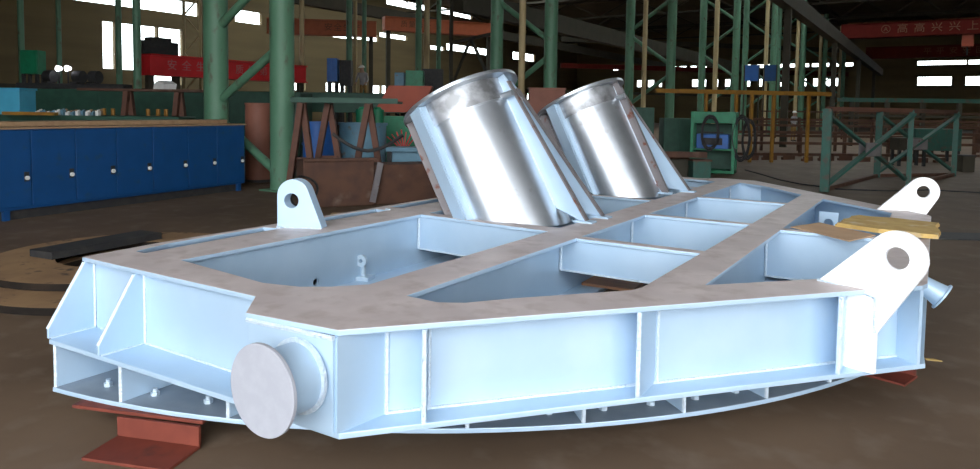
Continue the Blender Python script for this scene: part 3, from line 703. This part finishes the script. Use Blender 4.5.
# standing frames and plates
def aframe(label, px, dp, h, lean, m='rustred'):
    x, y = P(px, dp); t = thing('trestle_leg_frame', label, 'trestle', (x, y, 0), math.radians(32.46), 'rusty trestle frames')
    MB().bar((-lean, 0, 0), (0, 0, h), .12, .10).build('leg', m, t); MB().bar((lean * .9, .12, 0), (0, .12, h), .12, .10).build('leg', m, t)
    MB().bar((-lean * .62, .06, h * .4), (lean * .55, .06, h * .4), .07, .08).build('crossbar', m, t)
    return t
aframe('rusty trestle frame behind the blue cabinet, left of its pair', 127, 15., 1.87, .22); aframe('rusty trestle frame behind the blue cabinet, nearest the green posts', 178, 15.2, 1.87, .22)
aframe('rusty trestle frame next to the first green post, left of the blue barrel', 301, 12.2, 1.66, .24); aframe('rusty trestle frame leaning in front of the blue barrel', 328, 12.75, 1.66, .30); aframe('rusty trestle frame leaning in front of the pale blue tank', 368, 12.3, 1.66, .30)
x, y = P(335, 12.6); t = thing('steel_plate', 'long dark green steel plate lying on the trestle frames', 'plate', (x, y, 1.67), math.radians(32.46)); MB().lo(-.75, -.2, 0, 1.15, .5, .04).build('plate', 'greendk', t); MB().lo(-.75, -.2, .04, 1.15, -.16, .09).build('edge_angle', 'greendk', t)
x, y = P(155, 15.4); o = MB().lo(-1.6, -.2, 0, 1.2, .5, .05).build('steel_plate', 'rust'); o.location = (x, y, 1.88); o.rotation_euler = (0, 0, math.radians(32)); tag(o, 'rusty steel plate lying on the trestles behind the blue cabinet', 'plate')
x, y = P(163, 15.5); o = MB().poly([(-.2, 0), (.18, 0), (.22, .12), (0, .2), (-.16, .13)], [], Matrix.Translation((0, 0, 0)) @ Matrix.Rotation(PI / 2, 4, 'X'), .3).build('paper_bag', 'white'); o.location = (x, y + .2, 1.93); tag(o, 'small white bag lying on the rusty plate under the bright window', 'bag')
for k, px in enumerate((104, 113, 148, 158, 166)):
    x, y = P(px, 14.6); tag(MB().tube((x, y, 0), (x, y, 1.5), .04, 8).build('stake', 'rail'), 'short yellow stake standing behind the blue cabinet', 'stake', 'yellow stakes behind the cabinet')
# upright brown tank between the first two posts
x, y = P(258.5, 14.75); t = thing('upright_tank', 'brown-pink upright tank standing between the first two green posts', 'tank', (x, y, 0))
MB().tube((0, 0, .06), (0, 0, 1.62), .27, 32).build('shell', 'brown', t, smooth=True); MB().tube((0, 0, 0), (0, 0, .06), .24, 24).build('base', 'black', t); MB().tube((0, 0, 1.62), (0, 0, 1.66), .28, 32).build('rim', 'brown', t)
# barrel, tank
x, y = P(319, 13.7); t = thing('plastic_barrel', 'bright blue plastic barrel behind the rusty box', 'barrel', (x, y, 0))
MB().tube((0, 0, 0), (0, 0, 1.27), .31, 28).build('shell', 'bluebr', t, smooth=True)
for z in (.4, .85, 1.26): MB().ring((0, 0, z), (0, 0, 1), .33, .25, .05, 28).build('hoop', 'bluebr', t)
x, y = P(363, 14.2); t = thing('round_tank', 'pale dusty blue round tank behind the rusty box', 'tank', (x, y, 0))
MB().tube((0, 0, 0), (0, 0, 1.24), .47, 36).build('shell', 'skyd', t, smooth=True); MB().ring((0, 0, 1.24), (0, 0, 1), .50, .40, .05, 36).build('rim', 'skyd', t)
for k, px in enumerate((362, 378)):
    x, y = P(px, 13.95); o = MB().tube((0, 0, 0), (0, 0, .26), .12, 16).tube((0, 0, .26), (0, 0, .31), .08, 12, r2=.05).build('gas_bottle', 'greenbr', smooth=True); o.location = (x, y, 1.30); tag(o, ['left small green bottle standing on the pale blue tank', 'right small green bottle standing on the pale blue tank'][k], 'bottle', 'green bottles on the tank')
# rusty steel box and things on it
xa, ya = P(303, 10.9); xb, yb = P(446, 11.9); L = math.hypot(xb - xa, yb - ya)
t = thing('rusty_steel_box', 'long dark rusty steel box beam lying behind the frame', 'steel box', (xa, ya, 0), math.atan2(yb - ya, xb - xa))
MB().lo(0, 0, 0, L * .48, .6, .74).build('box_section', 'rust', t, bevel=.02); MB().lo(L * .485, .05, 0, L, .6, .66).build('box_section', 'rust', t, bevel=.02)
MB().bar((L * .46, -.06, .06), (L * .52, -.02, .70), .10, .02, upv=(0, 1, 0)).build('leaning_strip', 'rustgrey', t)
MB().lo(0, -.05, .74, L * .5, .1, .78).build('top_lip', 'rust', t)
x, y = P(304, 10.6); pts = [(.26 * math.cos(a) , .05 * math.sin(3 * a), .30 + .26 * math.sin(a)) for a in [i * PI / 12 for i in range(0, 40)]]
o = MB().hose(pts, .018).build('wire_coil', 'black', smooth=True); o.location = (x, y, -.02); tag(o, 'loose dark wire coil against the end of the rusty box', 'coil')
for k in range(4):
    x, y = P(345 + 26 * k, 10.1 + .2 * k); o = MB().lo(-.19, -.07, 0, .19, .07, .06).build('timber_offcut', ['wood', 'teal', 'wood', 'rail'][k]); o.location = (x, y, .0); o.rotation_euler = (0, 0, math.radians(35 + 4 * k)); tag(o, ['brown timber offcut on the floor left end of the row before the rusty box', 'green offcut on the floor before the rusty box', 'brown timber offcut on the floor by the left sleeve', 'yellow strip on the floor by the foot of the left sleeve'][k], 'offcut', 'offcuts before the rusty box')
x, y = P(368, 11.9); pts = [(-.6 + 1.2 * i / 10, 0, 1.14 - .28 * math.sin(PI * i / 10)) for i in range(11)]
o = MB().hose(pts, .03, 8).build('black_hose', 'black', smooth=True); o.location = (x, y, 0); o.rotation_euler = (0, 0, math.radians(32)); tag(o, 'black hose sagging between the trestle frames', 'hose')
# green box, orange hopper, bench
boxthing('green_skip', 'green metal skip left of the left sleeve', 'skip', 403, 15., .85, .6, .15, 1.38, 'greenbr', extra=lidx('greenbr'))
x, y = P(404, 14.6); t = thing('strap_bundle', 'bundle of red straps hanging on the green skip', 'straps', (x, y, .6), math.radians(32))
for k in range(7): MB().bar((0, 0, .1), (-.35 + .1 * k, -.02, .55 - .05 * abs(k - 3)), .04, .02).build('strap', 'cranered', t)
x, y = P(404, 17.); t = thing('steel_hopper', 'orange slanted steel hopper left of the left sleeve', 'hopper', (x, y, 0), math.radians(32.46))
MB().poly([(-.62, 1.50), (.50, 1.50), (.72, 2.12), (-.28, 2.12)], [], Matrix.Rotation(PI / 2, 4, 'X'), .6).build('hopper_body', 'orange', t)
for s in (-.5, .4): MB().lo(s - .05, -.3, 0, s + .05, -.2, 1.5).build('leg', 'black', t)
boxthing('teal_cabinet', 'teal machine cabinet standing behind the orange hopper', 'cabinet', 414, 22., .55, .5, 2.05, 2.78, 'greenbr', extra=seams('greenbr'))
boxthing('grey_cabinet', 'dark grey cabinet standing left of the teal cabinet', 'cabinet', 399, 22.2, .30, .5, 2.05, 2.72, 'skyd', extra=seams('skyd'))
t = boxthing('low_bench', 'low pale blue bench standing left of the left sleeve', 'bench', 412, 12.7, .95, .5, .80, .88, 'skyd')
MB().lo(-.45, .1, .5, .45, .12, .8).build('apron', 'skyd', t)
boxthing('control_cabinet', 'blue control cabinet standing behind the conveyor bed', 'cabinet', 332, 26, .38, .4, 2.55, 3.4, 'bluebr', extra=seams('bluebr'))
boxthing('control_cabinet', 'black control cabinet right of the blue control cabinet', 'cabinet', 345, 26.2, .42, .4, 2.4, 3.35, 'black', extra=seams('black'))
boxthing('control_cabinet', 'black control cabinet beside the teal cabinet, behind the left sleeve', 'cabinet', 432, 24, .7, .4, 2.0, 2.95, 'black', extra=seams('black'))
boxthing('brown_crate', 'brown panel crate showing between the two sleeves', 'crate', 547, 19.5, 1.0, .6, .3, 2.18, 'brown', extra=lidx('brown'))
# walkway that carries the far worker
x, y = P(364, 30); t = thing('steel_walkway', 'dark raised steel walkway the far worker stands on', 'walkway', (x, y, 0), math.radians(57))
MB().lo(-1.1, -.5, 1.55, 1.1, .5, 1.65).build('deck', 'steel', t); MB().lo(-1.1, -.05, 0, -1., .05, 1.55).lo(1., -.05, 0, 1.1, .05, 1.55).build('posts', 'steel', t)

# ---------------- people
def person(label, px, dp, z, ht, face, helmet='white', bend=0.):
    x, y = P(px, dp); s = ht / 1.75
    t = thing('person', label, 'person', (x, y, z), face)
    V = {'pel': (0, 0, .95), 'sp': (0, -.02 - bend * .3, 1.18), 'ch': (0, -.03 - bend, 1.38), 'nk': (0, -.05 - bend * 1.2, 1.50), 'hd': (0, -.06 - bend * 1.4, 1.60), 'ht': (0, -.05 - bend * 1.45, 1.68)}
    R = {'pel': .15, 'sp': .14, 'ch': .165, 'nk': .06, 'hd': .095, 'ht': .085}; E = [('pel', 'sp'), ('sp', 'ch'), ('ch', 'nk'), ('nk', 'hd'), ('hd', 'ht')]
    for n_, q in (('l', -1), ('r', 1)):
        V.update({'h' + n_: (q * .09, 0, .88), 'k' + n_: (q * .11, -.03, .48), 'a' + n_: (q * .11, .02, .09), 't' + n_: (q * .12, -.15, .04), 's' + n_: (q * .19, -.02 - bend, 1.40), 'e' + n_: (q * .26, -.06 - bend, 1.12), 'w' + n_: (q * .22, -.24 - bend, .98), 'f' + n_: (q * .20, -.32 - bend, .95)})
        R.update({'h' + n_: .095, 'k' + n_: .062, 'a' + n_: .045, 't' + n_: .035, 's' + n_: .065, 'e' + n_: .046, 'w' + n_: .034, 'f' + n_: .03})
        E += [('pel', 'h' + n_), ('h' + n_, 'k' + n_), ('k' + n_, 'a' + n_), ('a' + n_, 't' + n_), ('ch', 's' + n_), ('s' + n_, 'e' + n_), ('e' + n_, 'w' + n_), ('w' + n_, 'f' + n_)]
    K = list(V); me = bpy.data.meshes.new('body'); me.from_pydata([Vector(V[k]) * s for k in K], [(K.index(a), K.index(b)) for a, b in E], [])
    o = bpy.data.objects.new('body', me); COL.objects.link(o); o.parent = t
    md = o.modifiers.new('s', 'SKIN')
    for i, k in enumerate(K):
        me.skin_vertices[0].data[i].radius = (R[k] * s, R[k] * s * (.75 if k in ('ch', 'sp', 'pel') else 1)); me.skin_vertices[0].data[i].use_root = (k == 'pel')
    o.modifiers.new('u', 'SUBSURF').levels = 2; o.modifiers['u'].render_levels = 2
    me.materials.append(M['skin'])
    dg = bpy.context.evaluated_depsgraph_get(); ev = o.evaluated_get(dg); nm = bpy.data.meshes.new_from_object(ev)
    o.modifiers.clear(); o.data = nm; nm.materials.clear()
    for q in ('skin', 'shirt', 'trouser', 'black'): nm.materials.append(M[q])
    for p in nm.polygons:
        p.use_smooth = True; c = p.center / s
        p.material_index = 0 if c.z > 1.47 or (abs(c.x) > .16 and c.z < 1.04 and c.z > .85 and c.y < -.12) else 3 if c.z < .10 else 2 if c.z < .93 else 1
    hc = Vector(V['ht']) * s
    MB().tube(hc - Vector((0, 0, .01)) , hc + Vector((0, 0, .05)), .125 * s, 20, r2=.11 * s).tube(hc + Vector((0, 0, .05)), hc + Vector((0, 0, .10)), .11 * s, 20, r2=.05 * s).tube(hc - Vector((0, .03, .01)), hc + Vector((0, -.03, .0)), .145 * s, 20, r2=.145 * s).build('helmet', 'white', t, smooth=True)
    return t
person('worker in white helmet and grey shirt standing high beyond the conveyor bed', 363.5, 30, 1.65, 1.72, math.radians(20), bend=.1)
person('worker in a white helmet and ochre trousers standing among the steel racks on the right', 794, 40.3, 0, 1.75, math.radians(60))

# ---------------- stacked ring plates on the floor at the left
def ringplate(c, R, r, z0, th, label, m):
    x, y = w2(*c); o = MB().ring((0, 0, 0), (0, 0, 1), R, r, th, 96).build('ring_plate', m, bevel=.004); o.location = (x, y, z0); tag(o, label, 'steel plate', 'ring plates on the floor')
    o.data.materials.append(M['darkedge'])        # dark sides and underside, tan upper face
    for p in o.data.polygons: p.material_index = 0 if p.normal.z > .5 else 1
ringplate((-3.3, 6.55), 1.4, .75, .0, .062, 'lower rusty ring plate lying on the floor at the left', 'tan')
ringplate((-3.55, 6.80), 1.2, .6, .066, .062, 'upper rusty ring plate resting on the lower ring plate', 'tan')
pa, pb = G(50, 259, .135), G(160, 238, .135)
d = Vector((pb[0] - pa[0], pb[1] - pa[1]))
o = MB().lo(0, -.03, 0, d.length, .30, .07).build('steel_bar', 'black', bevel=.004); o.location = (pa[0], pa[1], .129); o.rotation_euler = (0, 0, math.atan2(d.y, d.x)); tag(o, 'dark flat steel bar lying on the upper ring plate', 'steel bar')

# ---------------- right-hand background
t = boxthing('welding_rack', 'bright green welding rack with coiled cables', 'rack', 713.5, 18.2, 1.12, .7, .02, .10, 'greenbr', rz=math.radians(8))
for s in (-1, 1):
    for yy in (.03, .67): MB().lo(s * .52 - .04, yy - .04, .1, s * .52 + .04, yy + .04, 1.62).build('corner_post', 'greenbr', t)
MB().lo(-.56, .0, 1.32, .56, .7, 1.62).build('top_box', 'greenbr', t, bevel=.01); MB().lo(-.56, .0, .62, .56, .7, .66).build('shelf', 'greenbr', t); MB().lo(-.5, .6, .1, .5, .64, 1.3).build('back_panel', 'greendk', t)
x, y = P(713, 18.1); t = thing('welding_machine', 'blue welding machine inside the green rack', 'welder', (x, y, .66), math.radians(8)); MB().lo(-.40, .05, 0, .40, .5, .38).build('case', 'bluebr', t, bevel=.02); MB().lo(-.25, .03, .1, .25, .05, .28).build('panel', 'black', t); MB().bar((-.25, .25, .42), (.25, .25, .42), .04, .04).build('handle', 'black', t)
def coil(label, px, dp, z, rx, rz_, n=4):
    x, y = P(px, dp); pts = [(rx * (1 + .08 * math.sin(2.3 * a)) * math.cos(a), -.02 * a / 6, rz_ * (1 + .1 * math.sin(1.7 * a)) * math.sin(a)) for a in [i * PI / 9 for i in range(18 * n)]]
    o = MB().hose(pts, .022, 6).build('cable_coil', 'black', smooth=True); o.location = (x, y, z); o.rotation_euler = (0, 0, math.radians(8)); tag(o, label, 'cable', 'black cable coils')
coil('black cable coil hanging in the middle of the green rack', 711, 18., 1.08, .20, .42); coil('black cable coil hanging on the right side of the green rack', 742.5, 18.0, .95, .20, .55, 5); coil('black cable coil hanging beyond the right side of the green rack', 750, 18.8, .9, .16, .5, 4)
boxthing('green_cabinet', 'dark green steel cabinet right of the second sleeve', 'cabinet', 640, 20.5, .85, .6, .05, 1.72, 'greendk', extra=seams('greendk'))
boxthing('green_cabinet', 'dark green steel cabinet left of the green welding rack', 'cabinet', 679, 20.5, .85, .6, .05, 1.42, 'greendk', extra=seams('greendk'))
boxthing('steel_stool', 'small dark box stand left of the green rack', 'stand', 680, 17.0, .48, .4, .0, .46, 'steel', extra=lidx('rust')); boxthing('steel_stool', 'small grey-green box stand in front of the green rack', 'stand', 704, 16.5, .42, .4, .0, .44, 'teal', extra=lidx('rust'))
x, y = P(676, 16.9); o = MB().lo(-.9, -.3, 0, .7, .3, .06).lo(-.9, -.3, .06, .7, -.26, .14).build('steel_channel', 'rust'); o.location = (x, y, .52); o.rotation_euler = (0, 0, math.radians(30)); tag(o, 'rusty steel channel lying on the box stands', 'steel channel')
# orange-yellow guard rail on the far gallery
(xa, ya), (xb, yb) = P(655, 22.2), P(830, 23.2); d = Vector((xb - xa, yb - ya)); L = d.length
t = thing('guard_rail', 'long orange-yellow guard rail behind the green welding rack', 'rail', (xa, ya, 0), math.atan2(d.y, d.x))
MB().lo(0, -.06, 2.20, L, .06, 2.33).build('top_rail', 'rail', t)
for px in (702, 735, 752, 776, 815):
    q = (Vector(P(px, 22.7)) - Vector((xa, ya))).length; MB().lo(q - .045, -.045, 0, q + .045, .045, 2.20).build('rail_post', 'rail', t)
# blue notice boards
for k, (px, dp, w) in enumerate(((750.5, 36, .72), (769, 37, .62))):
    x, y = P(px, dp); z0, z1 = Z(px, 81, dp), Z(px, 65, dp); t = thing('notice_board', ['left blue notice board with pale lines behind the guard rail', 'right dark blue notice board behind the guard rail'][k], 'board', (x, y, 0), 0, 'blue notice boards')
    MB().lo(-w / 2, -.02, z0, w / 2, .02, z1).build('panel', 'bluebr' if k == 0 else 'blue', t)
    for s in (-1, 1): MB().lo(s * w / 2 - .03, -.03, 0, s * w / 2 + .03, .03, z1).build('post', 'steel', t)
# braced steel tower section lying on its side
fl, fr_, bl, brr = P(828, 14.4), P(912, 15.6), P(880, 17.9), P(957, 18.6)
t = thing('steel_tower_section', 'teal lattice steel section with crossed braces and grey joint plates', 'lattice frame')
H = 1.71
V3 = lambda p, z: (p[0], p[1], z)
for p, w in ((fl, .17), (fr_, .10), (bl, .15), (brr, .12)):
    MB().lo(p[0] - w / 2, p[1] - w / 2, 0, p[0] + w / 2, p[1] + w / 2, H).build('corner_post', 'teal', t)
for a, b in ((fl, fr_), (bl, brr), (fl, bl), (fr_, brr)):
    MB().bar(V3(a, H), V3(b, H), .08, .08).build('top_chord', 'rustred' if a is fl else 'rust', t)
for a, b in ((fl, bl), (bl, brr), (fr_, brr)):
    MB().bar(V3(a, .05), V3(b, .05), .08, .08).build('bottom_chord', 'rust', t)
def xbrace(a, b):
    va, vb = Vector((*a, 0)), Vector((*b, 0)); n = Vector(((vb - va).y, -(vb - va).x, 0)).normalized() * .05
    MB().bar(va + n + Vector((0, 0, .15)), vb + n + Vector((0, 0, H - .08)), .12, .05).build('brace', 'teal', t)
    MB().bar(va - n + Vector((0, 0, H - .08)), vb - n + Vector((0, 0, .15)), .12, .05).build('brace', 'teal', t)
    c = (va + vb) / 2 + Vector((0, 0, H / 2))
    MB().plate(tuple(c - (vb - va).normalized() * .24 + n * 1.6 - Vector((0, 0, .14))), vb - va, rect(0, 0, .48, .28), .02).build('joint_plate', 'rustgrey', t)
    MB().plate(tuple(c - (vb - va).normalized() * .24 - n * 1.6 - Vector((0, 0, .14))), vb - va, rect(0, 0, .48, .28), .02).build('joint_plate', 'rustgrey', t)
xbrace(fl, fr_); xbrace(bl, brr)
# racks of brown steel sections on the right
def steel_rack(label, pxa, da, pxb, db, hs, n_posts, posth, m='rust'):
    (xa, ya), (xb, yb) = P(pxa, da), P(pxb, db); d = Vector((xb - xa, yb - ya)); L = d.length
    t = thing('steel_rack', label, 'rack', (xa, ya, 0), math.atan2(d.y, d.x), 'racks of rusty sections')
    for h in hs: MB().lo(0, -.06, h, L, .06, h + .10).build('shelf_rail', m, t)
    for k in range(n_posts): MB().lo(L * (k + .5) / n_posts - .05, .06, 0, L * (k + .5) / n_posts + .05, .16, posth).build('rack_post', m, t)
    return t
steel_rack('low rack of rusty sections behind the green rack and the teal lattice', 735, 26, 1000, 27, (.03, .45, .85), 6, 1.1)
steel_rack('middle rack of rusty sections, second behind the teal lattice', 745, 30, 1000, 31, (.6, 1.05, 1.3), 7, 1.45)
steel_rack('far rack of rusty sections, third behind the teal lattice', 760, 46, 1000, 44, (.4, 1.0, 1.7), 7, 1.9)
for k in range(12):
    x, y = P(752 + 19 * k, 23.8 + .3 * (k % 3)); o = MB().lo(-.28, -.05, 0, .28, .05, .09).lo(-.28, -.05, .09, .28, -.03, .16).build('steel_angle', 'rust' if k % 3 else 'rustred'); o.location = (x, y, .0); o.rotation_euler = (0, 0, math.radians(40 + 9 * (k % 4))); tag(o, 'rusty steel angle lying on the floor before the racks', 'steel angle', 'steel angles on the floor')
# teal gantry at the far right
(xa, ya), (xb, yb) = P(838, 36), P(1010, 35); d = Vector((xb - xa, yb - ya)); L = d.length
t = thing('teal_gantry', 'long teal gantry frame behind the lattice section, below the end windows', 'gantry', (xa, ya, 0), math.atan2(d.y, d.x))
MB().lo(0, -.15, 2.26, L, .15, 2.46).build('top_beam', 'teal', t); MB().lo(0, -.1, 1.5, L, .1, 1.62).build('lower_beam', 'steel', t)
for k in range(5): MB().lo(L * (.08 + .21 * k) - .09, -.1, 0, L * (.08 + .21 * k) + .09, .1, 2.26).build('leg', 'steel', t)
boxthing('teal_machine', 'teal machine body behind the lattice section', 'machine', 940, 24, 1.6, .7, .4, 1.15, 'teal', extra=seams('teal')); boxthing('dark_machine', 'small dark machine showing through the lattice section', 'machine', 915, 22, .9, .5, .5, .85, 'steel', extra=lidx('steel'))
boxthing('grey_hopper', 'small dark floor machine right of the lattice section', 'machine', 972, 20, .35, .35, .0, .45, 'steel', extra=lidx('black'))
pts = [G(px, py, .012) for px, py in ((745, 170), (760, 174), (780, 180), (800, 184), (816, 186), (836, 189), (858, 190), (890, 191), (930, 190), (985, 193))]
o = MB().hose([(x, y, .014) for x, y in pts], .014).build('floor_cable', 'black', smooth=True); tag(o, 'black cable trailing across the floor beyond the frame', 'cable')
x, y = G(940, 236, 0); o = MB().lo(-.25, -.6, 0, .25, .7, .02).build('floor_plate', 'black'); o.location = (x + .1, y, .0); o.rotation_euler = (0, 0, math.radians(-60)); tag(o, 'dark steel plate lying on the floor right of the frame', 'steel plate')
x, y = G(926, 360, 0); o = MB().flat([(0, 0), (.05, .01), (.09, .03), (.04, .05), (-.01, .03)], 0, .004).build('leaf_scrap', 'cardy'); o.location = (x, y, 0); tag(o, 'tiny yellow scrap on the floor right of the frame', 'scrap')
# far bay filler: beams seen edge-on between the far columns
for k, z in enumerate((3.6, 6.4, 9.2)):
    (xa, ya), (xb, yb) = P(560, 75), P(846, 84)
    tag(MB().bar((xa, ya, z), (xb, yb, z), .3, .5 if k else .3).build('tie_beam', 'cranedark' if k == 1 else 'steel'), ['lowest dark tie beam far behind the column row', 'dark red tie beam far behind the column row', 'highest dark tie beam far behind the column row'][k], 'beam', 'far tie beams')

# ------------------------------------------------------------------ light: daylight through the open side and the windows
w = bpy.data.worlds.new('sky'); SC.world = w; w.use_nodes = True
bg = w.node_tree.nodes['Background']; bg.inputs['Color'].default_value = (.92, .955, 1.0, 1); bg.inputs['Strength'].default_value = 7.6
vs = SC.view_settings; vs.view_transform = 'Standard'; vs.look = 'None'; vs.gamma = 1; vs.use_curve_mapping = False; vs.exposure = 0.0
